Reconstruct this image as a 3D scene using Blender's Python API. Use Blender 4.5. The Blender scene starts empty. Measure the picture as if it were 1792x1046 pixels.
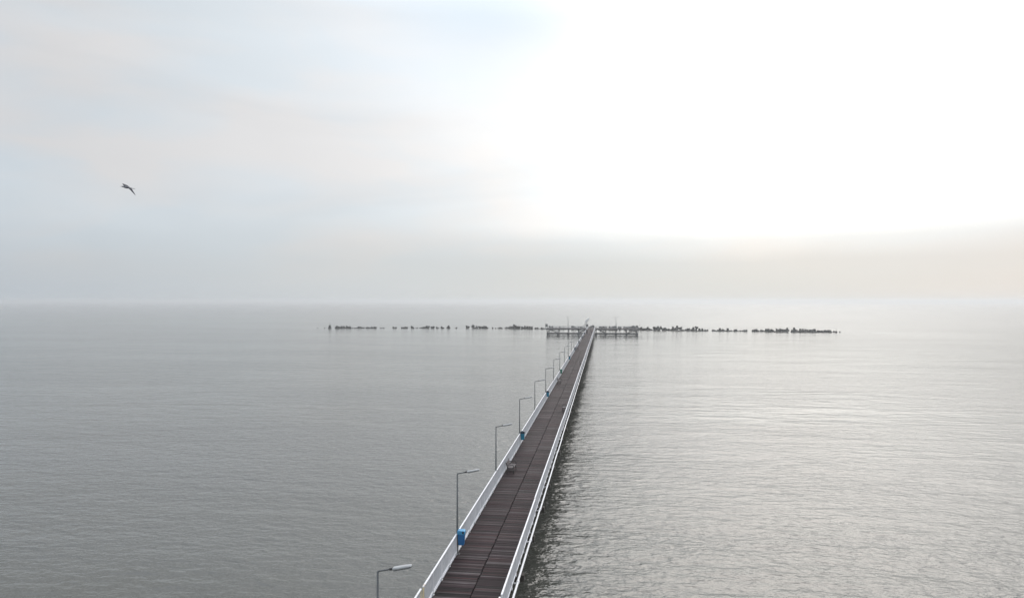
import bpy, bmesh, math, random
from mathutils import Vector, Matrix, Quaternion, Euler

random.seed(7)
R = math.radians
S = bpy.context.scene
COL = S.collection

# ------------------------------------------------------------------ camera frame
F, CX, CY = 1195.0, 896.0, 523.0          # focal length and centre in photo pixels
HZ = 527.0                                # horizon row
PSI = R(7.65)                             # camera looks a little left of the pier axis
CAMZ, DECKZ = 16.56, 3.06
FW = Vector((-math.sin(PSI), math.cos(PSI), 0)); RT = Vector((math.cos(PSI), math.sin(PSI), 0))

def at_depth(px, py, D):
    return Vector((0, 0, CAMZ)) + FW * D + RT * ((px - CX) / F * D) + Vector((0, 0, -(py - HZ) / F * D))
def on_y(px, Y):
    """X of the vertical plane through pixel column px at world Y"""
    q = px - CX
    return Y * (-math.sin(PSI) * F + math.cos(PSI) * q) / (math.cos(PSI) * F + math.sin(PSI) * q)
def y_of(D, X):
    return (D + X * math.sin(PSI)) / math.cos(PSI)

cam = bpy.data.cameras.new("camera"); cam.lens = 36 * F / 1792; cam.sensor_width = 36
cam.clip_start = 0.1; cam.clip_end = 60000
co = bpy.data.objects.new("camera", cam); COL.objects.link(co)
co.location = (0, 0, CAMZ); co.rotation_euler = (R(90) + math.atan((HZ - CY) / F), 0, PSI)
S.camera = co

# ------------------------------------------------------------------ object helpers
def tag(o, label=None, cat=None, group=None, kind=None):
    if label: o["label"] = label
    if cat: o["category"] = cat
    if group: o["group"] = group
    if kind: o["kind"] = kind
    return o

def empty(name, loc=(0, 0, 0), rz=0.0):
    o = bpy.data.objects.new(name, None); COL.objects.link(o)
    o.location = loc; o.rotation_euler = (0, 0, rz); o.empty_display_size = .3
    return o

def copy_tree(o, parent=None):
    c = o.copy(); COL.objects.link(c)
    if parent: c.parent = parent
    for ch in list(o.children): copy_tree(ch, c)
    return c

class MB:
    def __init__(s): s.v = []; s.f = []; s.c = []
    def add(s, vs, fs, col=None):
        n = len(s.v); s.v += [tuple(v) for v in vs]; s.f += [tuple(i + n for i in f) for f in fs]
        s.c += [col or (1, 1, 1, 1)] * len(vs)
        return s
    def box(s, x0, x1, y0, y1, z0, z1, col=None):
        return s.add([(x, y, z) for z in (z0, z1) for y in (y0, y1) for x in (x0, x1)],
                     [(0, 2, 3, 1), (4, 5, 7, 6), (0, 1, 5, 4), (2, 6, 7, 3), (0, 4, 6, 2), (1, 3, 7, 5)], col)
    def bar(s, a, b, w, h, up=(0, 0, 1)):
        a, b = Vector(a), Vector(b); d = (b - a).normalized(); u = Vector(up)
        if abs(d.dot(u)) > .98: u = Vector((0, 1, 0))
        r = d.cross(u).normalized() * w / 2; u = r.cross(d).normalized() * h / 2
        vs = [p + sx * r + sz * u for p in (a, b) for sz in (-1, 1) for sx in (-1, 1)]
        return s.add(vs, [(0, 1, 3, 2), (4, 6, 7, 5), (0, 4, 5, 1), (2, 3, 7, 6), (0, 2, 6, 4), (1, 5, 7, 3)])
    def tube(s, pts, rad, n=8, cap=True):
        pts = [Vector(p) for p in pts]; k = len(pts); vs = []; fs = []
        rads = rad if isinstance(rad, (list, tuple)) else [rad] * k
        ref = None
        for i, p in enumerate(pts):
            d = (pts[min(i + 1, k - 1)] - pts[max(i - 1, 0)]).normalized()
            if ref is None: ref = Vector((1, 0, 0)) if abs(d.x) < .9 else Vector((0, 1, 0))
            r = (ref - d * ref.dot(d)).normalized(); ref = r; t = d.cross(r)
            for j in range(n):
                a = 2 * math.pi * j / n
                vs.append(p + (r * math.cos(a) + t * math.sin(a)) * rads[i])
        for i in range(k - 1):
            for j in range(n):
                fs.append((i * n + j, i * n + (j + 1) % n, (i + 1) * n + (j + 1) % n, (i + 1) * n + j))
        if cap: fs += [tuple(range(n))[::-1], tuple((k - 1) * n + j for j in range(n))]
        return s.add(vs, fs)
    def loft(s, rings, cap=True):
        n = len(rings[0]); vs = [p for r in rings for p in r]; fs = []
        for i in range(len(rings) - 1):
            for j in range(n):
                fs.append((i * n + j, i * n + (j + 1) % n, (i + 1) * n + (j + 1) % n, (i + 1) * n + j))
        if cap: fs += [tuple(range(n))[::-1], tuple((len(rings) - 1) * n + j for j in range(n))]
        return s.add(vs, fs)
    def build(s, name, mat, parent=None, smooth=False, attr=False):
        me = bpy.data.meshes.new(name); me.from_pydata(s.v, [], s.f)
        if attr:
            ca = me.color_attributes.new("tone", 'FLOAT_COLOR', 'POINT')
            for i, c in enumerate(s.c): ca.data[i].color = c
        bm = bmesh.new(); bm.from_mesh(me); bmesh.ops.recalc_face_normals(bm, faces=bm.faces); bm.to_mesh(me); bm.free()
        if smooth:
            for p in me.polygons: p.use_smooth = True
        me.materials.append(mat)
        o = bpy.data.objects.new(name, me); COL.objects.link(o)
        if parent: o.parent = parent
        return o

def bevel(o, w, seg=2):
    m = o.modifiers.new("bevel", 'BEVEL'); m.width = w; m.segments = seg; m.limit_method = 'ANGLE'
    return o

# ------------------------------------------------------------------ materials
def new_mat(name):
    m = bpy.data.materials.new(name); m.use_nodes = True
    nt = m.node_tree; b = nt.nodes["Principled BSDF"]
    return m, nt, b
def N(nt, t, **kw):
    n = nt.nodes.new(t)
    for k, v in kw.items():
        if k.startswith("i_"): n.inputs[k[2:].replace("_", " ")].default_value = v
        else: setattr(n, k, v)
    return n
def ramp(nt, fac, stops, interp='LINEAR'):
    r = nt.nodes.new("ShaderNodeValToRGB"); r.color_ramp.interpolation = interp
    e = r.color_ramp.elements
    while len(e) < len(stops): e.new(.5)
    for el, (p, c) in zip(e, stops):
        el.position = p; el.color = (c, c, c, 1) if isinstance(c, (int, float)) else (*c, 1)
    nt.links.new(fac, r.inputs[0]); return r.outputs[0]
def math_n(nt, op, a, b=None, c=None, clamp=False):
    n = nt.nodes.new("ShaderNodeMath"); n.operation = op; n.use_clamp = clamp
    for i, x in enumerate((a, b, c)):
        if x is None: continue
        if isinstance(x, (int, float)): n.inputs[i].default_value = x
        else: nt.links.new(x, n.inputs[i])
    return n.outputs[0]
def gauss(x, w): return math_n(nt, 'EXPONENT', math_n(nt, 'MULTIPLY', math_n(nt, 'POWER', math_n(nt, 'ABSOLUTE', math_n(nt, 'DIVIDE', x, w)), 2.0), -1))
def mix_c(nt, fac, a, b, blend='MIX'):
    n = nt.nodes.new("ShaderNodeMix"); n.data_type = 'RGBA'; n.blend_type = blend; n.clamp_factor = True
    for i, x in ((0, fac), (6, a), (7, b)):
        if isinstance(x, (int, float)): n.inputs[i].default_value = x
        elif isinstance(x, tuple): n.inputs[i].default_value = (*x, 1)
        else: nt.links.new(x, n.inputs[i])
    return n.outputs[2]
def mapped(nt, vec, sc, rot=(0, 0, 0), loc=(0, 0, 0)):
    m = nt.nodes.new("ShaderNodeMapping"); m.inputs["Scale"].default_value = sc
    m.inputs["Rotation"].default_value = rot; m.inputs["Location"].default_value = loc
    nt.links.new(vec, m.inputs[0]); return m.outputs[0]
def noise(nt, vec, scale, detail=3, rough=.55, dist=0.0):
    n = nt.nodes.new("ShaderNodeTexNoise"); n.inputs["Scale"].default_value = scale
    n.inputs["Detail"].default_value = detail; n.inputs["Roughness"].default_value = rough
    n.inputs["Distortion"].default_value = dist
    nt.links.new(vec, n.inputs["Vector"]); return n.outputs["Fac"]

def worn(name, c0, c1, scale=3, rough=.5, metal=0.0, bump=0.0, spec=.5, stain=None):
    """a surface mottled between two colours, with optional small stains"""
    m, nt, b = new_mat(name)
    g = nt.nodes.new("ShaderNodeNewGeometry").outputs["Position"]
    f = noise(nt, g, scale, 5, .6)
    c = mix_c(nt, ramp(nt, f, [(.35, 0.0), (.65, 1.0)]), c0, c1)
    if stain:
        sc, thr, col = stain
        f2 = noise(nt, g, sc, 6, .65)
        c = mix_c(nt, ramp(nt, f2, [(thr, 0.0), (thr + .06, 1.0)]), c, col)
    nt.links.new(c, b.inputs["Base Color"])
    b.inputs["Roughness"].default_value = rough; b.inputs["Metallic"].default_value = metal
    b.inputs["Specular IOR Level"].default_value = spec
    if bump:
        bn = nt.nodes.new("ShaderNodeBump"); bn.inputs["Strength"].default_value = .6; bn.inputs["Distance"].default_value = bump
        nt.links.new(noise(nt, g, scale * 6, 4), bn.inputs["Height"]); nt.links.new(bn.outputs[0], b.inputs["Normal"])
    return m

M = {}
M['white'] = worn('white_paint', (.70, .70, .71), (.60, .60, .60), 1.2, .45, stain=(4, .62, (.44, .35, .26)))
M['baluster'] = worn('baluster_paint', (.63, .63, .64), (.53, .53, .545), 2.5, .5, stain=(7, .66, (.38, .30, .22)))
M['yellow'] = worn('yellowed_paint', (.70, .62, .40), (.58, .50, .33), 5, .5)
M['pole'] = worn('galvanised_steel', (.095, .10, .10), (.065, .07, .07), 4, .6)
M['black'] = worn('black_iron', (.018, .018, .019), (.03, .028, .026), 8, .5)
M['pitch'] = worn('pitch_black_strip', (.008, .007, .007), (.012, .01, .01), 3, .95, spec=.1)
M['lamp_top'] = worn('lamp_housing_grey', (.36, .365, .36), (.29, .295, .29), 6, .5)
M['lamp_glass'] = worn('lamp_diffuser', (.05, .055, .06), (.07, .075, .08), 6, .25)
M['concrete'] = worn('weathered_concrete', (.20, .19, .175), (.12, .115, .10), 1.2, .85, bump=.02, stain=(2.5, .6, (.05, .055, .035)))
M['wet_steel'] = worn('dark_wet_steel', (.05, .055, .06), (.03, .034, .038), 1.5, .6)
M['dark_wood_beam'] = worn('dark_timber_beam', (.035, .03, .026), (.055, .047, .04), 1.5, .75)
M['tetra'] = worn('wet_dark_concrete', (.050, .050, .044), (.026, .028, .024), .6, .85, bump=.05)
M['bin_blue'] = worn('blue_plastic', (.015, .13, .32), (.013, .105, .27), 5, .4)
M['bin_blue_lid'] = worn('light_blue_plastic', (.04, .25, .44), (.035, .21, .39), 5, .4)
M['bin_teal'] = worn('teal_plastic', (.012, .19, .29), (.010, .155, .25), 5, .4)
M['bin_green'] = worn('green_plastic', (.015, .17, .11), (.012, .13, .09), 5, .4)
M['bin_dark'] = worn('dark_blue_plastic', (.01, .035, .06), (.012, .03, .05), 5, .45)
M['bench_wood'] = worn('weathered_bench_slats', (.13, .115, .115), (.09, .08, .08), 6, .65, spec=.25)
M['grey_sheet'] = worn('grey_painted_sheet', (.22, .23, .22), (.15, .16, .155), 2, .5)
M['dark_sheet'] = worn('dark_painted_sheet', (.055, .06, .055), (.04, .042, .04), 2, .5)
M['pale_sheet'] = worn('pale_faded_sheet', (.74, .75, .74), (.68, .69, .68), 1, .6)
M['pale_rail'] = worn('pale_grey_rail_paint', (.36, .38, .39), (.28, .30, .31), 2, .5)
M['jacket_dark'] = worn('dark_jacket_cloth', (.012, .012, .018), (.02, .02, .028), 9, .9)
M['jacket_grey'] = worn('charcoal_jacket_cloth', (.03, .032, .03), (.045, .045, .042), 9, .9)
M['trousers'] = worn('dark_trouser_cloth', (.016, .018, .026), (.024, .026, .034), 9, .9)
M['skin'] = worn('skin', (.42, .26, .19), (.38, .23, .17), 12, .55)
M['hair'] = worn('dark_hair', (.02, .015, .012), (.03, .022, .017), 30, .7)
M['feather_dark'] = worn('dark_wing_feathers', (.016, .017, .022), (.035, .036, .042), 26, .8)
M['feather_pale'] = worn('pale_body_feathers', (.20, .20, .22), (.10, .10, .115), 22, .8)
M['beak'] = worn('beak_horn', (.18, .14, .06), (.12, .10, .05), 30, .5)

# deck boards: one tone per board, worn grain along the board
m, nt, b = new_mat('wet_dark_planks')
at = N(nt, "ShaderNodeVertexColor", layer_name="tone")
g = nt.nodes.new("ShaderNodeNewGeometry").outputs["Position"]
gr = noise(nt, mapped(nt, g, (1.3, 16, 4)), 1.0, 5, .65)
big = noise(nt, mapped(nt, g, (.5, .12, .5)), 1.0, 3, .6)
c = mix_c(nt, 1.0, at.outputs["Color"], ramp(nt, gr, [(.28, .55), (.52, .95), (.74, 1.55)]), 'MULTIPLY')
c = mix_c(nt, 1.0, c, ramp(nt, big, [(.3, .72), (.7, 1.25)]), 'MULTIPLY')
nt.links.new(c, b.inputs["Base Color"])
nt.links.new(ramp(nt, gr, [(.3, .5), (.7, .68)]), b.inputs["Roughness"])
b.inputs["Specular IOR Level"].default_value = .08
bn = N(nt, "ShaderNodeBump"); bn.inputs["Strength"].default_value = .5; bn.inputs["Distance"].default_value = .006
nt.links.new(gr, bn.inputs["Height"]); nt.links.new(bn.outputs[0], b.inputs["Normal"])
M['planks'] = m

# sea water
m, nt, b = new_mat('sea_water')
g = nt.nodes.new("ShaderNodeNewGeometry").outputs["Position"]
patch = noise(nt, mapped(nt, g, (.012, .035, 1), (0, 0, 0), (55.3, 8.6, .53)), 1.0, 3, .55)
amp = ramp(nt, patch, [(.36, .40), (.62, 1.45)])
spy = nt.nodes.new("ShaderNodeSeparateXYZ"); nt.links.new(g, spy.inputs[0])
off = ramp(nt, math_n(nt, 'DIVIDE', math_n(nt, 'ADD', spy.outputs[1], math_n(nt, 'MULTIPLY_ADD', patch, 80, -40)), 400, clamp=True), [(.12, 0.0), (.55, 1.0)], 'EASE')   # breeze ruffles the open water
calm = math_n(nt, 'MULTIPLY_ADD', off, -.55, 1.0)
lee = math_n(nt, 'MULTIPLY', gauss(math_n(nt, 'SUBTRACT', spy.outputs[1], 313), 22), gauss(math_n(nt, 'ADD', spy.outputs[0], 6), 36))   # slack water around the platform
calm = math_n(nt, 'MULTIPLY', calm, math_n(nt, 'MULTIPLY_ADD', lee, -.75, 1.0))
def sea_height(p):
    """wave height in metres at a point; layers from fine ripples to a low swell"""
    rip = noise(nt, mapped(nt, p, (.95, 1.65, 1), (0, 0, R(-4)), (41.3, 17.7, .37)), 1.0, 4, .55, .3)
    rip2 = noise(nt, mapped(nt, p, (2.6, 4.2, 1), (0, 0, R(7)), (13.1, 71.7, .61)), 1.0, 1, .5, .2)
    mid = noise(nt, mapped(nt, p, (.24, .60, 1), (0, 0, R(-3)), (91.3, 27.4, .29)), 1.0, 2, .5, .3)
    swell = noise(nt, mapped(nt, p, (.034, .11, 1), (0, 0, R(-3)), (5.3, 3.7, .43)), 1.0, 3, .5, .4)
    h = math_n(nt, 'ADD', math_n(nt, 'MULTIPLY', rip, .19), math_n(nt, 'MULTIPLY', rip2, .022))
    h = math_n(nt, 'MULTIPLY', h, amp)
    h = math_n(nt, 'MULTIPLY', math_n(nt, 'ADD', h, math_n(nt, 'MULTIPLY', mid, .22)), calm)
    return math_n(nt, 'ADD', h, math_n(nt, 'MULTIPLY', swell, .50))
EPS = .03
def shifted(v):
    n = N(nt, "ShaderNodeVectorMath", operation='ADD'); nt.links.new(g, n.inputs[0]); n.inputs[1].default_value = v; return n.outputs[0]
h0 = sea_height(g)
sx = math_n(nt, 'DIVIDE', math_n(nt, 'SUBTRACT', h0, sea_height(shifted((EPS, 0, 0)))), EPS)
sy = math_n(nt, 'DIVIDE', math_n(nt, 'SUBTRACT', h0, sea_height(shifted((0, EPS, 0)))), EPS)
cmb = nt.nodes.new("ShaderNodeCombineXYZ"); nt.links.new(sx, cmb.inputs[0]); nt.links.new(sy, cmb.inputs[1]); cmb.inputs[2].default_value = 1
nv = N(nt, "ShaderNodeVectorMath", operation='NORMALIZE'); nt.links.new(cmb.outputs[0], nv.inputs[0]); nt.links.new(nv.outputs[0], b.inputs["Normal"])
fa = at_depth(555, 574.6, F * CAMZ / 47.2); fb = at_depth(1640, 584.5, F * CAMZ / 56.0)
fm = (fb.y - fa.y) / (fb.x - fa.x)
fd = math_n(nt, 'SUBTRACT', spy.outputs[1], math_n(nt, 'MULTIPLY_ADD', spy.outputs[0], fm, fa.y - fm * fa.x - 4.0))
fn = noise(nt, mapped(nt, g, (.07, .35, 1), (0, 0, 0), (3.3, 9.1, .2)), 1.0, 4, .6)
fmask = math_n(nt, 'MULTIPLY', gauss(fd, 2.2), math_n(nt, 'MULTIPLY', math_n(nt, 'GREATER_THAN', spy.outputs[0], fa.x), math_n(nt, 'LESS_THAN', spy.outputs[0], fb.x)))
fmask = math_n(nt, 'MULTIPLY', fmask, ramp(nt, fn, [(.46, 0.0), (.60, .75)]))
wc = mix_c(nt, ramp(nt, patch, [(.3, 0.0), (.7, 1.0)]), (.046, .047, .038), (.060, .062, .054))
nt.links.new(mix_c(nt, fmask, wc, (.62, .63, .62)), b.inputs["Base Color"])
nt.links.new(math_n(nt, 'MULTIPLY_ADD', math_n(nt, 'MULTIPLY', off, math_n(nt, 'MULTIPLY_ADD', lee, -1, 1)), .09, .05), b.inputs["Roughness"]); b.inputs["IOR"].default_value = 1.333; b.inputs["Specular IOR Level"].default_value = .9
M['water'] = m

# ------------------------------------------------------------------ sky and sun
SUN_AZ, SUN_EL = R(15.5), R(30)
sdir = Vector((math.sin(SUN_AZ) * math.cos(SUN_EL), math.cos(SUN_AZ) * math.cos(SUN_EL), math.sin(SUN_EL)))
W = bpy.data.worlds.new("World"); S.world = W; W.use_nodes = True
nt = W.node_tree; bg = nt.nodes["Background"]
sky = N(nt, "ShaderNodeTexSky", sky_type='NISHITA', sun_disc=False, sun_elevation=SUN_EL, sun_rotation=SUN_AZ)
sky.air_density = 1.0; sky.dust_density = 3.0
tc = nt.nodes.new("ShaderNodeTexCoord").outputs["Generated"]
nrm = N(nt, "ShaderNodeVectorMath", operation='NORMALIZE'); nt.links.new(tc, nrm.inputs[0]); d = nrm.outputs[0]
sep = nt.nodes.new("ShaderNodeSeparateXYZ"); nt.links.new(d, sep.inputs[0])
DEG = 180 / math.pi
el = math_n(nt, 'MULTIPLY', math_n(nt, 'ARCSINE', sep.outputs[2]), DEG)                     # elevation, degrees
az = math_n(nt, 'MULTIPLY', math_n(nt, 'ARCTAN2', sep.outputs[0], sep.outputs[1]), DEG)     # compass bearing from the pier axis, + right
daz = math_n(nt, 'SUBTRACT', az, SUN_AZ * DEG)
# flat layered cloud: noise stretched along the horizon
cl = noise(nt, mapped(nt, d, (2.2, 2.2, 9.0), (0, 0, 0), (3.1, 0.4, 1.7)), 1.0, 4, .5, .6)
cl2 = noise(nt, mapped(nt, d, (3.5, 3.5, 13.0), (0, R(6), 0), (7.7, 2.2, 5.1)), 1.0, 3, .5, .4)
base = mix_c(nt, ramp(nt, cl2, [(.38, 0.0), (.62, 1.0)]), (.600, .662, .715), (.675, .672, .680))
base = mix_c(nt, 1.0, base, ramp(nt, cl, [(.3, .96), (.7, 1.06)]), 'MULTIPLY')
zen = ramp(nt, math_n(nt, 'DIVIDE', el, 90, clamp=True), [(0.0, 1.0), (.24, 1.0), (.42, (2.05, 2.15, 2.35)), (.8, (2.4, 2.5, 2.75))], 'EASE')
base = mix_c(nt, 1.0, base, zen, 'MULTIPLY')
ad = math_n(nt, 'ABSOLUTE', daz)
gaz = math_n(nt, 'ADD', gauss(daz, 25.0), math_n(nt, 'MULTIPLY', math_n(nt, 'EXPONENT', math_n(nt, 'DIVIDE', ad, -30.0)), .46))
gel = ramp(nt, math_n(nt, 'DIVIDE', math_n(nt, 'ADD', el, math_n(nt, 'MULTIPLY_ADD', cl, .8, -.4)), 90, clamp=True),
           [(0.0, 0.0), (3.2 / 90, .01), (4.9 / 90, .075), (6.4 / 90, .20), (13 / 90, .275), (24 / 90, .56), (36 / 90, 1.0), (60 / 90, .55), (1.0, .4)])
gap = math_n(nt, 'MULTIPLY', gauss(math_n(nt, 'ADD', az, 8.0), 14.0), gauss(math_n(nt, 'SUBTRACT', el, 23.5), 7.0))   # thin blue gap in the cloud
gl = math_n(nt, 'MULTIPLY', math_n(nt, 'MULTIPLY', gaz, math_n(nt, 'MULTIPLY', gel, 2.0)), ramp(nt, cl, [(.3, .9), (.7, 1.1)]))
gl = math_n(nt, 'MULTIPLY', gl, math_n(nt, 'MULTIPLY_ADD', gap, -.75, 1.0))
hi = math_n(nt, 'MULTIPLY', gauss(daz, 50.0), ramp(nt, math_n(nt, 'DIVIDE', el, 90, clamp=True), [(.25, 0.0), (.38, .7), (.65, .55), (1.0, .3)]))   # broad glow added above the view to brighten the water
gl = math_n(nt, 'ADD', gl, hi)
gtint = mix_c(nt, ramp(nt, math_n(nt, 'DIVIDE', el, 90, clamp=True), [(.2, 0.0), (.32, 1.0)]), (1.0, .94, .86), (1.0, .87, .77))
gcol = N(nt, "ShaderNodeVectorMath", operation='SCALE'); nt.links.new(gtint, gcol.inputs[0]); nt.links.new(gl, gcol.inputs["Scale"])
base = mix_c(nt, math_n(nt, 'MULTIPLY', gap, .8), base, (.66, .80, .93))
# grey bank of haze and low cloud along the horizon, warmer towards the right
sidef = math_n(nt, 'MULTIPLY_ADD', daz, 1 / 80.0, .75, clamp=True)
bank = ramp(nt, sidef, [(0.0, (.505, .560, .610)), (.36, (.645, .675, .680)), (.70, (.725, .730, .70)), (.93, (.81, .765, .715))])
t = math_n(nt, 'DIVIDE', math_n(nt, 'ADD', el, math_n(nt, 'MULTIPLY_ADD', cl, 3.0, -1.5)), 8.0, clamp=True)
tr = ramp(nt, t, [(0.0, 1.0), (.15, .92), (.55, .40), (1.0, 0.0)], 'B_SPLINE')
cloudsky = mix_c(nt, 1.0, mix_c(nt, tr, base, bank), gcol.outputs[0], 'ADD')
skys = N(nt, "ShaderNodeVectorMath", operation='SCALE'); nt.links.new(sky.outputs[0], skys.inputs[0]); skys.inputs["Scale"].default_value = .1
full = mix_c(nt, .95, skys.outputs[0], cloudsky)
nt.links.new(full, bg.inputs["Color"]); bg.inputs["Strength"].default_value = 1.0

sl = bpy.data.lights.new("sun", 'SUN'); sl.energy = .5; sl.angle = R(40); sl.color = (1, .96, .9)
so = bpy.data.objects.new("sun", sl); COL.objects.link(so); so.rotation_mode = 'QUATERNION'
so.rotation_quaternion = sdir.to_track_quat('Z', 'Y'); so.location = (60, 200, 80)

# ------------------------------------------------------------------ setting
BIG = 20000
mb = MB(); mb.add([(-BIG, -BIG, 0), (BIG, -BIG, 0), (BIG, BIG, 0), (-BIG, BIG, 0)], [(0, 1, 2, 3)])
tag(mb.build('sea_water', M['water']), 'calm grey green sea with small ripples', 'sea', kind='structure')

HAZE = 3.3e-4
hm = bpy.data.materials.new('haze_air'); hm.use_nodes = True; nt = hm.node_tree
nt.nodes.remove(nt.nodes["Principled BSDF"])
pv = N(nt, "ShaderNodeVolumePrincipled"); pv.inputs["Color"].default_value = (.82, .84, .85, 1)
pv.inputs["Density"].default_value = HAZE; pv.inputs["Anisotropy"].default_value = .6
nt.links.new(pv.outputs[0], nt.nodes["Material Output"].inputs["Volume"])
hb = MB().box(-BIG - 40, BIG + 40, -BIG - 40, BIG + 40, -1.0, 29.0).build('haze', hm)
tag(hb, 'thin pale sea haze over the water', 'haze', kind='stuff')

# ------------------------------------------------------------------ pier
XL, XR = -7.80, -4.30                      # rail lines
Y0, Y1 = 4.0, 338.0
XC = (XL + XR) / 2
def plank_tone(rng):
    v = rng.random()
    base = Vector((.0165, .0096, .0112)) * rng.uniform(.45, 1.7)
    if v > .93: base = Vector((.072, .062, .062)) * rng.uniform(.75, 1.25)
    elif v > .78: base = Vector((.048, .037, .037)) * rng.uniform(.8, 1.2)
    elif v < .08: base = Vector((.012, .010, .010))
    elif v < .3: base = Vector((.034, .017, .018)) * rng.uniform(.8, 1.2)
    return (*base, 1)
pier = empty('pier', (XC, Y0, 0))
tag(pier, 'long narrow pier with wet dark brown plank deck running out to sea', 'pier')
rng = random.Random(3)
def P_(mb, name, mat, parent=pier, **k):
    o = mb.build(name, mat, parent, **k); o.matrix_parent_inverse = Matrix.Translation(parent.location).inverted(); return o
deck = MB(); y = Y0
while y < Y1 - .2:
    w = rng.choice((.11, .12, .13, .14, .15))
    for x0, x1 in ((XL + .03, XC - .03), (XC + .03, XR - .03)):
        z = rng.uniform(-.006, .006); a = rng.uniform(-.012, .012); b_ = rng.uniform(-.012, .012)
        deck.box(x0 + rng.uniform(-.015, .02), x1 + (rng.uniform(-.025, .015) if x1 < XC else rng.uniform(-.02, .03)), y + .006, y + w - .006, DECKZ - .05 + z, DECKZ + z, plank_tone(rng))
    y += w
P_(deck, 'deck', M['planks'], attr=True)
P_(MB().box(XC - .03, XC + .03, Y0, Y1, DECKZ - .09, DECKZ - .04), 'joint_strip', M['pitch'])
for x in (XL + .25, XC, XR - .25):
    P_(MB().box(x - .12, x + .12, Y0, Y1, DECKZ - .45, DECKZ - .092), 'girder', M['dark_wood_beam'])
# pale edge pipe along the right side, in lengths with collars
e = MB(); yy = Y0
while yy < Y1 - 1:
    y2 = min(yy + 5.76, Y1); dx = rng.uniform(-.02, .02)
    e.tube([(XR + .19 + dx, yy, DECKZ - .02), (XR + .19 + dx, y2 - .02, DECKZ - .02)], .055, 8)
    e.tube([(XR + .19, y2 - .14, DECKZ - .02), (XR + .19, y2 + .06, DECKZ - .02)], .078, 8)
    e.bar((XR - .05, y2 - .04, DECKZ - .10), (XR + .19, y2 - .04, DECKZ - .10), .06, .04)
    yy = y2
P_(e, 'edge_pipe', M['white'], smooth=False)
P_(MB().box(XL - .10, XL - .02, Y0, Y1, DECKZ - .18, DECKZ - .02), 'edge_board', M['white'])
k = 0; restp = MB(); restc = MB(); yb = 6.0
while yb < Y1 - 2:
    cx0, cx1 = XL - .15, XR + rng.uniform(.20, .34)
    if k < 50:
        for x in (XL + .75, XR - 1.25):
            P_(MB().tube([(x, yb, -3), (x, yb, DECKZ - .78)], .19, 12), 'pile', M['dark_wood_beam'], smooth=False)
        P_(MB().box(cx0, cx1, yb - .2, yb + .2, DECKZ - .78, DECKZ - .452), 'pile_cap', M['dark_wood_beam'])
    else:
        for x in (XL + .75, XR - 1.25): restp.tube([(x, yb, -3), (x, yb, DECKZ - .78)], .19, 8)
        restc.box(cx0, cx1, yb - .2, yb + .2, DECKZ - .78, DECKZ - .452)
    k += 1; yb += 5.76
tag(P_(restp, 'pile', M['dark_wood_beam']), kind='stuff'); tag(P_(restc, 'pile_cap', M['dark_wood_beam']), kind='stuff')

# ------------------------------------------------------------------ railings along the pier
LAMP_D = [23.4, 36.6, 50.2, 64.3, 78.5, 93.2, 107.8, 122.8, 137.8] + [152.5 + 14.6 * i for i in range(13)]
LAMP_Y = [y_of(D, XL - .05) for D in LAMP_D if D < 332]
RAILH = 1.10
def railing(name, x, label, joints):
    root = empty(name, (x, Y0, DECKZ)); tag(root, label, 'railing', 'pier railings')
    ys = sorted(joints); n_post = 0; rest = MB()
    for i in range(len(ys) - 1):
        a, b_ = ys[i] + .06, ys[i + 1] - .06
        near = b_ < 29.5
        dx = (-.07 if x < XC else -.05) if near else rng.uniform(-.012, .012)
        dz = -.05 if near else rng.uniform(-.012, .012)
        p = MB(); X = x + dx
        p.box(X - .038, X + .038, a, b_, DECKZ + RAILH - .05 + dz, DECKZ + RAILH + dz)
        p.box(X - .028, X + .028, a, b_, DECKZ + .13 + dz, DECKZ + .18 + dz)
        pn = P_(p, 'rail_panel', M['white'], root)
        q = MB(); yy = a + .06
        while yy < b_ - .03:
            q.box(X - .008, X + .008, yy - .009, yy + .009, DECKZ + .182 + dz, DECKZ + RAILH - .052 + dz); yy += .095
        q.build('baluster', M['baluster'], pn)
        L = b_ - a; n = max(1, round(L / 1.62))
        for j in range(n + 1):
            yj = a + .03 + (L - .06) * j / n
            yel = x < XC and ((near and j == n) or (not near and i > 0 and ys[i] < 29.5 and j == 0))
            t = MB().box(X - .032, X + .032, yj - .03, yj + .03, DECKZ - .05, DECKZ + RAILH - .052 + dz)
            t.box(X - (.06 if x < XC else .036), X + (.06 if x < XC else .036), yj - .05, yj + .05, DECKZ - .012, DECKZ + .02)
            if n_post < 100:
                o = P_(t, 'post', M['yellow' if yel else 'white'], root)
                if yel: o['label'] = 'yellow stained railing post at a joint'
            else: rest.v_ = rest.add(t.v, t.f)
            n_post += 1
    if rest.v: tag(P_(rest, 'post', M['white'], root), kind='stuff')
    return root
jl = [Y0] + [y for y in LAMP_Y] + [28.95, Y1 - .3]
railing('railing', XL, 'white baluster railing along the lamp side of the pier', jl)
jr = [Y0, 28.6] + [28.6 + 14.4 * i for i in range(1, 22) if 28.6 + 14.4 * i < Y1 - 4] + [Y1 - .3]
railing('railing', XR, 'white baluster railing on the pier edge opposite the lamp posts', jr)

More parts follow.
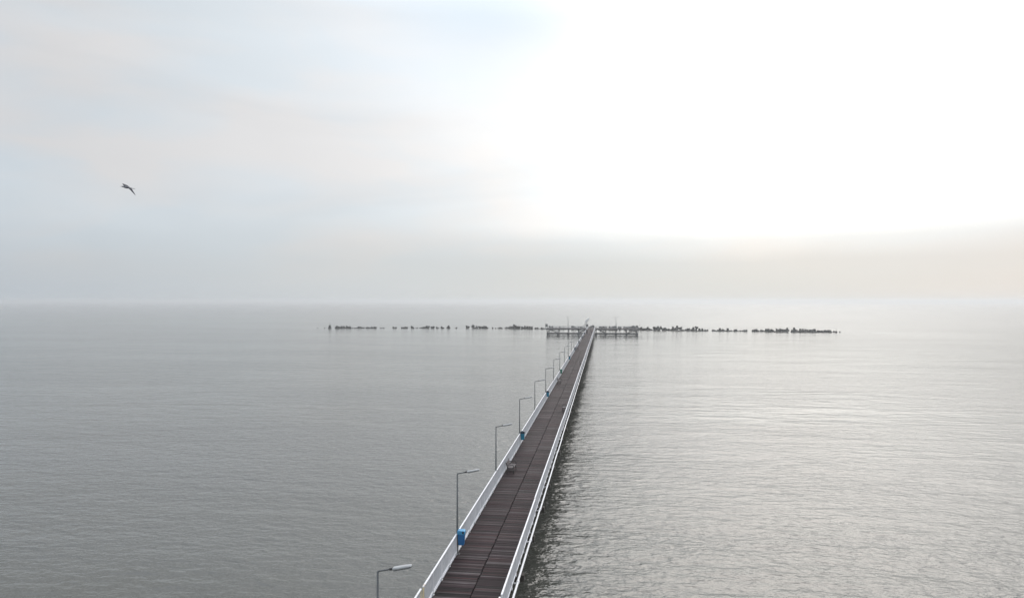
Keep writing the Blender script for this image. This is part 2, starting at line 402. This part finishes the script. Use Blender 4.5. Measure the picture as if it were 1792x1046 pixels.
# ------------------------------------------------------------------ lamp posts
ORD = ['first', 'second', 'third', 'fourth', 'fifth', 'sixth', 'seventh', 'eighth', 'ninth', 'tenth', 'eleventh', 'twelfth',
       'thirteenth', 'fourteenth', 'fifteenth', 'sixteenth', 'seventeenth', 'eighteenth', 'nineteenth', 'twentieth', 'twenty-first',
       'twenty-second', 'twenty-third', 'twenty-fourth', 'twenty-fifth']
LH = 4.28
def lamp_head(root, o, ax, L=.68):
    """flat tapered LED head starting at o and pointing along ax"""
    ax = Vector(ax).normalized(); up = Vector((0, 0, 1)); sd = ax.cross(up).normalized(); up = sd.cross(ax).normalized()
    o = Vector(o)
    def ring(t, w, z0, z1):
        c = o + ax * t; r = min(.03, w * .4)
        pts = [(-w, z0), (w, z0), (w, z1 - r), (w - r, z1), (-w + r, z1), (-w, z1 - r)]
        return [c + sd * a + up * b_ for a, b_ in pts]
    sh = MB().loft([ring(0, .085, -.03, .03), ring(.02, .105, -.03, .045), ring(L * .72, .108, -.028, .04), ring(L * .95, .085, -.02, .03), ring(L, .06, -.012, .02)])
    sh.build('lamp_head', M['lamp_top'], root)
    g = MB().loft([[o + ax * t + sd * a + up * b_ for a, b_ in ((-w, -.058), (w, -.058), (w, -.032), (-w, -.032))] for t, w in ((.03, .098), (L * .72, .10), (L * .95, .07))])
    g.build('lamp_diffuser', M['lamp_glass'], root)
def lamp(double=False, h=LH):
    root = empty('lamp_post')
    MB().tube([(0, 0, 0), (0, 0, .012), (0, 0, h)], [.062, .062, .036] if h < 5 else [.11, .11, .08], 10).build('pole', M['pole'], root, smooth=True)
    f = MB().box(-.13, .13, -.13, .13, -.02, .02)
    for sx in (-1, 1):
        for sy in (-1, 1): f.tube([(sx * .095, sy * .095, .02), (sx * .095, sy * .095, .05)], .014, 6)
    f.build('base_plate', M['pole'], root)
    tl = math.tan(R(12.5))
    k = 1.9 if double else 1.0
    for s in ((1, -1) if double else (1,)):
        ax = Vector((s, 0, tl)).normalized()
        MB().tube([(0, 0, h - .06), (0, 0, h - .012), ax * .03 + Vector((0, 0, h)), ax * .46 + Vector((0, 0, h))], [.034 * k, .036 * k, .030 * k, .028 * k], 8).build('arm', M['pole'], root)
        MB().tube([ax * .43 + Vector((0, 0, h)), ax * .56 + Vector((0, 0, h))], .046, 10).build('collar', M['black'], root)
        lamp_head(root, ax * .55 + Vector((0, 0, h)), ax, .68 if k == 1 else .95)
    return root
proto = None
for i, yy in enumerate(LAMP_Y):
    o = lamp() if proto is None else copy_tree(proto)
    if i == 1: proto = o
    o.location = (XL - .05 + (.19, .08, 0)[min(i, 2)], yy, DECKZ)
    tag(o, 'slim grey one-armed lamp post, %s from the near end of the pier' % ORD[i], 'lamp post', 'lamp posts along the pier')
    if i == 0:
        c = MB().tube([(0, 0, 3.22), (0, 0, 3.34)], .052, 10)
        for s in (-1, 1): c.bar((s * .05, 0, 3.32), (s * .13, 0, 3.22), .05, .06)
        c.build('bracket', M['black'], o)
        proto = None

# ------------------------------------------------------------------ litter bins on the lamp posts
def make_bin(body, lid, hood=True):
    root = empty('litter_bin')
    b_ = MB().loft([[(x, y, z) for x, y in ((-w, -d), (w, -d), (w, d), (-w, d))] for z, w, d in ((0, .135, .115), (.04, .15, .13), (.56, .185, .165), (.58, .195, .175))])
    bevel(b_.build('bin_body', M[body], root), .025)
    prof = [(-.2, 0), (-.2, .17), (-.185, .2), (.15, .2), (.2, .16), (.2, 0)] if lid == 'bin_blue_lid' else [(-.2, 0), (-.2, .12)] + [(-.2 * math.cos(a), .12 + .12 * math.sin(a)) for a in [R(t) for t in range(20, 180, 20)]] + [(.2, .12), (.2, 0)]
    hd = MB().loft([[(x, yy, z + .59) for x, z in prof] for yy in (-.185, .185)])
    bevel(hd.build('bin_hood', M[lid], root), .015)
    MB().box(.07, .165, -.192, -.187, .64, .76).build('opening', M['black'], root)
    MB().box(-.24, -.20, -.06, .06, .3, .36).box(-.24, -.20, -.06, .06, .62, .68).build('bracket', M['pole'], root)
    return root
protos = {}
for i, (body, lid, adj) in {1: ('bin_blue', 'bin_blue_lid', 'bright blue'), 3: ('bin_teal', 'bin_dark', 'teal blue dark hooded'), 5: ('bin_teal', 'bin_dark', 'teal blue dark hooded'),
                            7: ('bin_green', 'bin_green', 'green'), 9: ('bin_teal', 'bin_dark', 'teal blue dark hooded'), 11: ('bin_dark', 'bin_dark', 'dark blue'),
                            13: ('bin_dark', 'bin_dark', 'dark blue'), 15: ('bin_dark', 'bin_dark', 'dark blue'), 17: ('bin_dark', 'bin_dark', 'dark blue'), 19: ('bin_dark', 'bin_dark', 'dark blue')}.items():
    if i >= len(LAMP_Y): continue
    key = (body, lid)
    o = make_bin(*key) if key not in protos else copy_tree(protos[key])
    protos.setdefault(key, o)
    o.location = (XL + .235 + (.02 if i == 1 else 0), LAMP_Y[i], DECKZ + .50)
    tag(o, '%s litter bin fixed to the %s lamp post from the near end' % (adj, ORD[i]), 'litter bin', 'litter bins on the lamp posts')

# ------------------------------------------------------------------ benches
def make_bench():
    root = empty('bench')                    # seat faces +X, back at -X
    for yy in (-.72, .72):
        f = MB(); t = .045
        def poly(pts, rad=.032): f.tube([(x, yy, z) for x, z in pts], rad, 6)
        poly([(.30, 0), (.25, .20), (.24, .40), (-.20, .40)]); poly([(-.30, 0), (-.22, .22), (-.20, .40), (-.27, .62), (-.34, .86)])
        poly([(.24, .40), (.29, .56), (.26, .64), (.16, .66), (-.02, .64), (-.27, .63)]); poly([(-.22, .2), (0, .26), (.25, .2)], .022)
        f.build('end_frame', M['black'], root)
    s = MB()
    for j in range(5): s.box(-.17 + j * .095, -.095 + j * .095, -.685, .685, .428, .458)
    s.build('seat', M['bench_wood'], root)
    s = MB()
    for j in range(4):
        z = .53 + j * .09; x = -.235 - (z - .5) * .30
        s.bar((x + .03, -.685, z), (x + .03, .685, z), .03, .075, up=(-.3, 0, 1))
    s.build('backrest', M['bench_wood'], root)
    return root
bproto = None
bl = [(54.3, 'L', 'nearest bench, black iron ends, back against the lamp side railing'),
      (112.8, 'L', 'bench just short of the green litter bin, against the lamp side railing'),
      (190, 'L', 'third bench from the near end along the lamp side railing'),
      (257, 'L', 'farthest bench along the lamp side railing, close to the pier head'),
      (84.5, 'R', 'nearest bench on the edge opposite the lamp posts'),
      (146, 'R', 'middle bench of the three on the edge opposite the lamp posts'),
      (222, 'R', 'farthest bench of the three on the edge opposite the lamp posts')]
for D, sd_, lab in bl:
    o = make_bench() if bproto is None else copy_tree(bproto)
    bproto = bproto or o
    x = XL + .52 if sd_ == 'L' else XR - .48
    o.location = (x, y_of(D, x), DECKZ + .008); o.rotation_euler = (0, 0, 0 if sd_ == 'L' else math.pi)
    tag(o, lab, 'bench', 'benches on the pier deck')

# ------------------------------------------------------------------ pier head platform
PY0, PY1 = 338.05, 348.0
PXL, PXR = on_y(954.5, PY0), on_y(1118.5, PY0)
plat = empty('end_platform', ((PXL + PXR) / 2, PY0, 0))
tag(plat, 'wide open steel platform on piles crossing the far end of the pier', 'platform')
PP = lambda mb, name, mat, **k: P_(mb, name, mat, plat, **k)
pd = MB(); x = PXL
while x < PXR - .1:
    w = .3; pd.box(x + .005, min(x + w, PXR) - .005, PY0 + .02, PY1, DECKZ - .06, DECKZ, plank_tone(rng)); x += w
PP(pd, 'deck', M['planks'], attr=True)
for yy in (PY0 + .1, PY1 - .2): PP(MB().box(PXL, PXR, yy - .09, yy + .12, DECKZ - .55, DECKZ - .064), 'edge_beam', M['wet_steel'])
pxs = [on_y(p, PY0) for p in (958.6, 976.4, 994, 1012, 1029, 1043, 1059.8, 1078, 1096.3, 1114.6)]
WZ = .56
for yy in (PY0 + .3, PY1 - .6):
    for a, b_ in ((PXL + .6, PXR - .6),):
        PP(MB().box(a, b_, yy - .22, yy + .22, WZ - (.27 if yy < PY0 + 1 else .1), WZ + (.27 if yy < PY0 + 1 else .1)), 'lower_beam', M['wet_steel'])
    for x in pxs:
        PP(MB().tube([(x, yy, -3), (x, yy, WZ - .28)], .48 if yy < PY0 + 1 else .25, 12), 'pile', M['wet_steel'])
        if yy < PY0 + 1: PP(MB().box(x - .62, x + .62, yy - .45, yy - .225, WZ - .34, WZ + .34), 'pile_cap', M['wet_steel'])
        PP(MB().box(x - .16, x + .16, yy - .12, yy + .12, WZ + .272, DECKZ - .552), 'post', M['wet_steel'])
    zt, zb = DECKZ - .6, WZ + .3
    for x0, x1 in ((PXL + 2.3, pxs[1]), (pxs[4] - 1.2, pxs[3]), (pxs[5] + 1.2, pxs[6]), (pxs[9] - .3, pxs[8])):
        PP(MB().bar((x0, yy - .18, zt), (x1, yy - .18, zb), .10, .38 if yy < PY0 + 1 else .15), 'brace', M['wet_steel'])
    for x0, x1 in ((PXR - .3, pxs[9] + .3), (PXR - 2.2, pxs[9] - .2), (PXL + .3, pxs[0] - .2)):
        PP(MB().bar((x0, yy - .22, zt), (x1, yy - .22, zb), .10, .22), 'brace', M['wet_steel'])
def plat_rail(x0, x1, y, label):
    root = empty('railing', (x0, y, DECKZ)); tag(root, label, 'railing', 'platform railings')
    t = MB().box(x0, x1, y - .03, y + .03, DECKZ + 1.0, DECKZ + 1.06); P_(t, 'top_rail', M['pale_rail'], root)
    P_(MB().box(x0, x1, y - .02, y + .02, DECKZ + .12, DECKZ + .16), 'bottom_rail', M['pale_rail'], root)
    q = MB(); n = int((x1 - x0) / .2)
    for i in range(n): xx = x0 + .1 + i * .2; q.box(xx - .009, xx + .009, y - .009, y + .009, DECKZ + .162, DECKZ + .998)
    P_(q, 'baluster', M['pale_rail'], root)
    n = int((x1 - x0) / 2.2)
    for i in range(n + 1):
        xx = x0 + .03 + (x1 - x0 - .06) * i / n
        P_(MB().box(xx - .035, xx + .035, y - .035, y + .035, DECKZ + .002, DECKZ + .998), 'post', M['pale_rail'], root)
plat_rail(PXL + .1, XL - .3, PY0 + .16, 'pale railing on the near edge of the platform, lamp post side of the pier')
plat_rail(XR + .3, PXR - .1, PY0 + .16, 'pale railing on the near edge of the platform, right of the pier')
plat_rail(PXL + .1, PXR - .1, PY1 - .2, 'long pale railing along the seaward edge of the platform')
for px, wd in ((994, 'on the left half of the platform'), (1078, 'on the right half of the platform')):
    o = lamp(True, 5.55); o.name = 'double_lamp_post'
    MB().box(-.16, .16, -.20, -.06, 1.3, 2.4).build('control_box', M['grey_sheet'], o)
    o.location = (on_y(px, PY0), PY0 + .42, DECKZ)
    tag(o, 'tall two-armed lamp post standing ' + wd, 'lamp post', 'double lamp posts on the platform')
# grey louvred cabinet at the left end
x = on_y(956.3, PY0)
o = empty('equipment_cabinet', (x, PY0 + .9, DECKZ)); tag(o, 'grey box on short legs at the left end of the platform', 'cabinet')
bx = MB().box(-.55, .55, -.3, .3, .75, 2.15).build('cabinet_box', M['grey_sheet'], o); bevel(bx, .02)
MB().box(-.6, .6, -.36, .36, 2.152, 2.22).build('cabinet_roof', M['dark_sheet'], o)
MB().box(-.5, .5, -.315, -.302, 1.0, 1.35).build('door_panel', M['dark_sheet'], o)
for sx in (-1, 1):
    for sy in (-1, 1): MB().box(sx * .5 - .04, sx * .5 + .04, sy * .25 - .04, sy * .25 + .04, 0, .748).build('leg', M['dark_sheet'], o)
# dark board on pale legs, with the slanted pale mast behind it
p = at_depth(1027.6, 573.4, 338)
o = empty('notice_board', (p.x, PY0 + 1.2, DECKZ)); tag(o, 'dark square board on two pale legs where the pier meets the platform', 'notice board')
MB().box(-.5, .5, -.05, .05, .95, 2.15).build('board', M['dark_sheet'], o)
MB().box(-.56, .56, -.09, .09, 2.152, 2.21).build('board_roof', M['dark_sheet'], o)
for sx in (-1, 1): MB().box(sx * .44 - .05, sx * .44 + .05, .052, .13, 0, 2.1).build('leg', M['pale_rail'], o)
a = at_depth(1025.2, 563.6, 345); b_ = at_depth(1031.2, 556.8, 345)
o = empty('slanted_mast', (a.x, 345.4, DECKZ)); tag(o, 'pale grey slanted curved mast rising behind the dark board', 'mast')
H = [Vector((a.x - a.x, 0, a.z - DECKZ)), Vector((b_.x - a.x, 0, b_.z - DECKZ))]
MB().tube([(0, 0, 0), (.02, 0, H[0].z)], .10, 8).build('mast_foot', M['pale_sheet'], o)
rs = []
for i in range(9):
    t = i / 8; c = H[0].lerp(H[1], t) + Vector((-.28 * math.sin(t * math.pi), 0, .16 * math.sin(t * math.pi)))
    w = .42 * (1 - .35 * t) + .02; nrm_ = Vector((-.66, 0, .75)); nrm_.rotate(Euler((0, .5 * (t - .5), 0)))
    rs.append([c + nrm_ * w * sa + Vector((0, .09 * ca, 0)) for sa, ca in ((-1, 0), (-.5, 1), (.5, 1), (1, 0), (.5, -1), (-.5, -1))])
MB().loft(rs).build('mast_boom', M['pale_sheet'], o, smooth=True)
for px, top, w in ((954.6, 559.5, 'left'), (1119.6, 558, 'right')):
    x = on_y(px, PY0 + .5)
    o = empty('flagpole', (x, PY0 + .5, DECKZ)); tag(o, 'thin bare pole standing at the %s end of the platform' % w, 'pole', 'bare poles on the platform')
    hh = at_depth(px, top, 337).z - DECKZ
    MB().tube([(0, 0, 0), (0, 0, hh)], [.05, .028], 8).build('shaft', M['pole'], o)
    MB().box(-.12, .12, -.12, .12, -.02, .03).build('base_plate', M['pole'], o)

# ------------------------------------------------------------------ people
def skin_mesh(name, verts, edges, mat, parent, root=0, sub=2):
    me = bpy.data.meshes.new(name); me.from_pydata([v[:3] for v in verts], edges, [])
    o = bpy.data.objects.new(name, me); COL.objects.link(o); o.parent = parent
    mo = o.modifiers.new("skin", 'SKIN'); mo.use_smooth_shade = True
    for i, v in enumerate(verts):
        r = v[3]; me.skin_vertices[0].data[i].radius = r if isinstance(r, tuple) else (r, r); me.skin_vertices[0].data[i].use_root = i == root
    s = o.modifiers.new("sub", 'SUBSURF'); s.levels = sub; s.render_levels = sub
    me.materials.append(mat); return o
def person(loc, rz, label, top, lean=0.0, stride=.16, group=None, sc=1.0):
    root = empty('person', loc, rz); root.scale = (sc,) * 3; tag(root, label, 'person', group)
    # facing +Y; x to the side
    L = lambda z: lean * max(0, z - .92)
    def sp(x, y, z, r): return (x, y + L(z), z - .25 * L(z) * (z > 1), r)
    V = [sp(0, 0, .95, (.14, .10)), sp(0, .01, 1.15, (.135, .10)), sp(0, 0, 1.38, (.15, .10)), sp(0, 0, 1.50, .055), sp(0, .02, 1.58, .07), sp(0, .03, 1.69, (.078, .095)), sp(0, .02, 1.76, .055)]
    E = [(0, 1), (1, 2), (2, 3), (3, 4), (4, 5), (5, 6)]
    arms = {}
    for s in (-1, 1):
        n = len(V); st = stride * s
        V += [(s * .09, 0, .86, .085), (s * .10, st * .5 + .03, .49, .055), (s * .10, st, .09, .036), (s * .11, st + .17, .035, .03)]
        E += [(0, n), (n, n + 1), (n + 1, n + 2), (n + 2, n + 3)]
        n = len(V)
        if lean > .2: A = [sp(s * .19, 0, 1.41, .05), sp(s * .23, .14, 1.20, .042), sp(s * .15, .36, 1.17, .032), sp(s * .12, .44, 1.17, .022)]
        else: A = [sp(s * .19, 0, 1.41, .05), sp(s * .235, -st * .35, 1.13, .042), sp(s * .23, -st * .6 + .08, .89, .032), sp(s * .23, -st * .6 + .11, .80, .022)]
        V += A; E += [(2, n), (n, n + 1), (n + 1, n + 2), (n + 2, n + 3)]
        w = A[3]
        for j in range(4):
            k_ = len(V); dx = (j - 1.5) * .018
            V += [(w[0] + dx * .3, w[1] + dx + .004, w[2] - .05, .009), (w[0] + dx * .3 - s * .008, w[1] + dx + .008, w[2] - .085 + .006 * abs(j - 1), .007)]
            E += [(n + 3, k_), (k_, k_ + 1)]
        k_ = len(V); V += [(w[0], w[1] + .04, w[2] - .02, .009)]; E += [(n + 3, k_)]
    body = skin_mesh('body', V, E, M['skin'], root)
    hx = V[5]
    hr = MB()
    for i in range(7):
        z = -.02 + .15 * i / 6; r = .098 * math.sqrt(max(.02, 1 - (max(z, 0) / .135) ** 2))
        ring = [(hx[0] + r * .92 * math.cos(a), hx[1] - .018 + r * 1.08 * math.sin(a) * (1 if math.sin(a) < 0 else .72), hx[2] + z) for a in [2 * math.pi * q / 12 for q in range(12)]]
        hr.v += ring; hr.c += [(1, 1, 1, 1)] * 12
    for i in range(6):
        for q in range(12): hr.f.append((i * 12 + q, i * 12 + (q + 1) % 12, (i + 1) * 12 + (q + 1) % 12, (i + 1) * 12 + q))
    hr.f.append(tuple(72 + q for q in range(12)))
    hr.build('hair', M['hair'], root, smooth=True)
    def grow(r, k=1.22): return tuple(x * k for x in r) if isinstance(r, tuple) else r * k + .008
    JV = [V[1][:3] + ((.18, .145),), V[0][:2] + (.92,) + ((.195, .155),), V[2][:3] + ((.185, .135),), V[3][:2] + (V[3][2] + .015,) + ((.095, .09),), V[0][:2] + (.72,) + ((.19, .15),)]
    JE = [(4, 1), (1, 0), (0, 2), (2, 3)]
    n0 = 7
    for si in range(2):
        base_i = n0 + si * (4 + 4 + 8 + 1)
        arm = V[base_i + 4: base_i + 7]; n = len(JV)
        JV += [(a[0], a[1], a[2], grow(a[3])) for a in arm]; JE += [(2, n), (n, n + 1), (n + 1, n + 2)]
    skin_mesh('jacket', JV, JE, top, root)
    TV = [(0, 0, 1.0, (.165, .13))]; TE = []
    for si in range(2):
        base_i = n0 + si * (4 + 4 + 8 + 1); leg = V[base_i: base_i + 3]; n = len(TV)
        TV += [(a[0], a[1], a[2], grow(a[3], 1.15)) for a in leg]; TE += [(0, n), (n, n + 1), (n + 1, n + 2)]
    skin_mesh('trousers', TV, TE, M['trousers'], root)
    for si in range(2):
        base_i = n0 + si * (4 + 4 + 8 + 1); f = V[base_i + 3]
        sh = MB().loft([[(f[0] + w * a, f[1] + t, z0 if b_ < 0 else z1) for a, b_ in ((-1, -1), (1, -1), (1, 1), (-1, 1))] for t, w, z0, z1 in ((-.23, .042, 0, .10), (-.1, .05, 0, .105), (.02, .052, 0, .07), (.08, .03, .005, .045))])
        sh.build('shoe', M['black'], root)
    return root
p = at_depth(1027.3, 585.0, 16132 / 58.0)
person((p.x, p.y, DECKZ + .008), R(8), 'person in dark clothes walking down the middle of the far deck', M['jacket_dark'], sc=1.06)
p = at_depth(1035.6, 584.6, 16132 / 57.6)
person((XR - .62, p.y, DECKZ + .008), R(-90), 'person in charcoal clothes leaning towards the railing on the far deck', M['jacket_grey'], lean=.45, stride=.08)

# ------------------------------------------------------------------ breakwater tetrapods
def tetra_mesh(seed):
    r_ = random.Random(seed); m = MB()
    dirs = [Vector((0, 0, 1)), Vector((.943, 0, -.333)), Vector((-.471, .816, -.333)), Vector((-.471, -.816, -.333))]
    for d_ in dirs: m.tube([(0, 0, 0), d_ * .30, d_ * 1.0, d_ * 1.06], [.56, .54, .38 + r_.uniform(-.03, .03), .30], 9)
    return m
TET = []
for s in range(3):
    o = tetra_mesh(s).build('tetrapod', M['tetra']); bevel(o, .03, 1); TET.append(o)
used = set(); rt = random.Random(21)
def base_row(px):
    pts = [(540, 574.5), (830, 574.4), (920, 575.3), (1040, 577.0), (1150, 578.4), (1240, 579.2), (1320, 580.2), (1420, 581.6), (1480, 581.6)]
    for (x0, y0), (x1, y1) in zip(pts, pts[1:]):
        if px <= x1: return y0 + (y1 - y0) * (px - x0) / (x1 - x0)
    return 581.6
def put_tetra(px, top_px, lab, back=0.0, scale=1.0):
    yb = base_row(px); D = F * CAMZ / (yb - HZ) + back
    p = at_depth(px, HZ, D); topz = CAMZ - (top_px - HZ) / F * D
    i = rt.randrange(3)
    if i not in used: o = TET[i]; used.add(i)
    else: o = TET[i].copy(); COL.objects.link(o)
    s = scale * rt.uniform(.95, 1.25)
    q = Quaternion((rt.gauss(0, 1), rt.gauss(0, 1), rt.gauss(0, 1), rt.gauss(0, 1))).normalized() if rt.random() < .75 else Quaternion((0, 0, 1), rt.uniform(0, 6.28))
    zmax = max((q @ Vector(v.co)).z for v in o.data.vertices) * s
    o.rotation_mode = 'QUATERNION'; o.rotation_quaternion = q; o.scale = (s,) * 3
    o.location = (p.x, p.y, topz - zmax)
    tag(o, lab, 'tetrapod', 'tetrapods of the breakwater')
CL = [  # clumps: list of (x0, x1, top row) runs, left to right
    [(555, 558, 573.3), (566, 573, 573.2)],
    [(587, 595, 569.3), (596, 604, 570), (605, 614, 569.6), (614, 624, 572.2), (625, 634, 570.6), (635, 648, 571.6), (649, 658, 570.8)],
    [(666, 673, 572.8)],
    [(686, 695, 571), (701, 706, 571.6), (706, 713, 570.8), (721, 722.5, 569.8), (729, 730, 572.4), (734, 741, 571.8), (741, 747, 570.6), (748, 749.5, 569.2)],
    [(756, 759, 570.2), (765, 766, 571.2), (773, 775, 570.6), (784, 785.5, 568.8), (798, 799, 572)],
    [(816, 820, 568.8), (826, 830, 567.4), (831, 836, 569.8), (838, 845, 570), (846, 853, 569.6)],
    [(862, 863, 572.2), (867, 868, 573), (872, 879, 571.8)],
    [(884, 890, 571.4), (890, 898, 569.8), (899, 903, 566.9), (904, 910, 569.3), (911, 916, 570.5), (917, 924, 569.4), (925, 932, 570)],
    [(935, 944, 572.4), (946, 953, 572.4)],
    [(962, 968, 569.6), (970, 975, 572), (978, 982, 571), (985, 988, 572.2)],
    [(1001, 1007, 569.5), (1010, 1018, 571), (1020, 1023, 572.4)],
    [(1032, 1035, 569.3), (1037.5, 1039, 568.6), (1040, 1042, 571)],
    [(1050, 1062, 570), (1065, 1072, 570.2), (1073, 1079, 570.0), (1083, 1087, 571), (1093, 1096, 571)],
    [(1099, 1106, 571), (1106, 1116, 569.2), (1119, 1123, 571.4), (1124, 1130, 573.4)],
    [(1131, 1136, 571.4), (1137, 1143, 575), (1144, 1148, 570.9), (1150, 1158, 570.4), (1159, 1167, 572.4)],
    [(1169, 1175, 574.5), (1176, 1181, 571), (1182, 1187, 569.5), (1188, 1193, 571.6), (1194, 1199, 575.8), (1200, 1207, 574), (1210, 1215, 572), (1217, 1221, 570.3), (1222, 1231, 574), (1232, 1239, 575.4)],
    [(1246, 1256, 576.2), (1257, 1262, 573.6), (1263, 1268, 575), (1271, 1276, 573.9), (1278, 1281, 577)],
    [(1283, 1291, 575.6), (1293, 1300, 577.2), (1301, 1307, 576.4)],
    [(1318, 1325, 574.8), (1326, 1337, 576.8), (1339, 1349, 574.4), (1351, 1358, 577)],
    [(1359, 1366, 574.4), (1367, 1374, 575), (1375, 1380, 573.3)],
    [(1384, 1388, 576.5), (1388, 1391, 572.8), (1392, 1396, 576.5)],
    [(1398, 1407, 575), (1408, 1414, 575.2), (1416, 1427, 575.3), (1429, 1438, 577.2), (1440, 1454, 576.3)],
    [(1457, 1465, 578.6), (1468, 1471, 579.6)],
]
PLACE = {9: 'over the platform between its grey box and left double lamp', 10: 'over the platform between its left double lamp and dark board',
         11: 'seen over the end of the pier deck beyond the leaning person', 12: 'over the platform around its right double lamp', 13: 'behind the right end of the platform'}
for ci, runs in enumerate(CL):
    where = PLACE.get(ci) or ('in the %s breakwater clump left of the platform' % ORD[ci] if ci < 9 else 'in the %s breakwater clump right of the platform' % ORD[ci - 14])
    if ci < 9: where = 'in the %s breakwater clump from its left end' % ORD[ci]
    lab = 'dark tetrapod ' + where
    for x0, x1, top in runs:
        n = max(1, round((x1 - x0) / 3.9)); m_h = base_row((x0 + x1) / 2) - top
        for j in range(n):
            px = x0 + (x1 - x0) * (j + .5) / n + rt.uniform(-.5, .5)
            put_tetra(px, top + rt.uniform(-.2, .7) * (n > 1), lab, rt.uniform(0, 4), .85 if m_h < 3 else 1.15)
        if m_h > 3 and not 9 <= ci <= 13:
            for j in range(max(1, n - 1)):
                px = x0 + (x1 - x0) * (j + rt.uniform(.3, .7)) / max(1, n - 1)
                put_tetra(px, base_row(px) - m_h * rt.uniform(.3, .5), lab, -rt.uniform(1, 2.5), 1.1)
for i in set(range(3)) - used: bpy.data.objects.remove(TET[i])
# low slabs awash, beacon and marker stick at the ends of the breakwater
p = at_depth(578.3, 574.5, F * CAMZ / 47.4)
o = empty('beacon', (p.x, p.y - 1, 0)); tag(o, 'small dark beacon with thin mast at the left end of the breakwater', 'beacon')
MB().loft([[(x * w, y * w, z) for x, y in ((-1, -1), (1, -1), (1, 1), (-1, 1))] for z, w in ((-1, .95), (.7, .8), (.75, .5), (1.7, .48), (1.72, .62), (1.95, .62), (2.0, .1))]).build('beacon_body', M['tetra'], o)
MB().tube([(0, 0, 1.95), (0, 0, 3.75)], .07, 8).build('mast', M['wet_steel'], o)
MB().box(-.25, .25, -.06, .06, 2.35, 2.5).build('crossbar', M['wet_steel'], o)
p = at_depth(1463.4, 581, F * CAMZ / 54.6)
o = empty('marker_stick', (p.x, p.y, 0)); tag(o, 'thin marker stick standing at the right end of the breakwater', 'marker')
MB().tube([(0, 0, -1), (0, 0, 2.4)], .05, 8).build('stick', M['wet_steel'], o)
MB().box(-.28, .28, -.28, .28, -1, .35).build('base_block', M['tetra'], o)

# ------------------------------------------------------------------ gulls
def gull(c, size, label, dark=True, far=False):
    """flying to the left; built on axes right / up / towards the viewer"""
    root = empty('gull', c, -math.atan2(c.x, c.y)); tag(root, label, 'gull'); root.scale = (size,) * 3
    # local x = right in the picture, z = up, -y = towards the viewer; unit = one photo pixel at the near gull
    def ring(x, z, ry, rz): return [(x, ry * math.cos(a), z + rz * math.sin(a)) for a in [2 * math.pi * q / 12 for q in range(12)]]
    b_ = MB().loft([ring(-9.6, 1.0, .25, .2), ring(-9.2, 1.05, .75, .7), ring(-8.0, 1.1, 1.15, 1.15), ring(-6.6, .8, 1.25, 1.2), ring(-4.5, .35, 1.9, 1.75), ring(-1.5, 0, 2.3, 1.95), ring(2, -.4, 2.0, 1.6),
                    ring(5.5, -.9, 1.2, .95), ring(8.5, -1.2, .6, .45)])
    body = b_.build('body', M['feather_pale'], root, smooth=True)
    MB().loft([[(x, y, z + .95) for y, z in ((-w, -w), (w, -w), (w, w), (-w, w))] for x, w in ((-9.4, .32), (-11, .2), (-12.3, .05))]).build('beak', M['beak'], root)
    MB().loft([[(7, -.9, -1.3), (7, .9, -1.3), (7, .9, -.95), (7, -.9, -.95)], [(10.5, -1.9, -1.75), (10.5, 1.9, -1.75), (10.5, 1.9, -1.55), (10.5, -1.9, -1.55)], [(12.6, -1.4, -2.0), (12.6, 1.4, -2.0), (12.6, 1.4, -1.9), (12.6, -1.4, -1.9)]]).build('tail', M['feather_dark'], root)
    def wing(st):
        rs = []
        for le, te, th in st:
            le, te = Vector(le), Vector(te); le.z += .167 * le.y; te.z += .167 * te.y; mid_ = le.lerp(te, .35); n_ = Vector((0, 0, 1)) if abs((te - le).normalized().z) < .8 else Vector((1, 0, 0))
            rs.append([le, mid_ + n_ * th, te, mid_ - n_ * th * .5])
        return MB().loft(rs)
    # far wing raised and swept forward, near wing hanging down and back
    wing([((-5.5, 1.0, 1.2), (4.5, 1.0, -.6), .6), ((-7.2, 6, 4.2), (3.2, 6, 1.4), .45), ((-8.4, 12, 6.2), (-.4, 11, 4.0), .3), ((-8.9, 17, 6.5), (-4.2, 16, 5.4), .2), ((-8.2, 21, 6.3), (-7.2, 21, 6.1), .06)]).build('wing', M['feather_dark'], root)
    wing([((-1.0, -1.3, .2), (5.6, -1.3, -.9), .5), ((3.6, -7, -3.2), (7.6, -6.5, -2.6), .35), ((7.4, -13, -7.2), (9.6, -12, -6.2), .25), ((10.8, -18, -11.0), (11.9, -17.5, -10.4), .15), ((13.2, -21, -13.4), (13.4, -21, -13.3), .05)]).build('wing', M['feather_dark'], root)
    return root
D = 27.0
gull(at_depth(222.6, 328.0, D), .94 * D / F, 'dark gull flying with one long wing hanging down above the open sea')

# ------------------------------------------------------------------ render settings
S.view_settings.view_transform = 'Standard'; S.view_settings.look = 'None'; S.view_settings.gamma = 1; S.view_settings.exposure = 0
S.view_settings.use_curve_mapping = False
S.render.engine = 'CYCLES'
cy = S.cycles
cy.use_denoising = True; cy.max_bounces = 8; cy.volume_bounces = 1; cy.diffuse_bounces = 3; cy.glossy_bounces = 4
cy.use_adaptive_sampling = False; cy.sample_clamp_indirect = 6
cy.caustics_reflective = False; cy.caustics_refractive = False
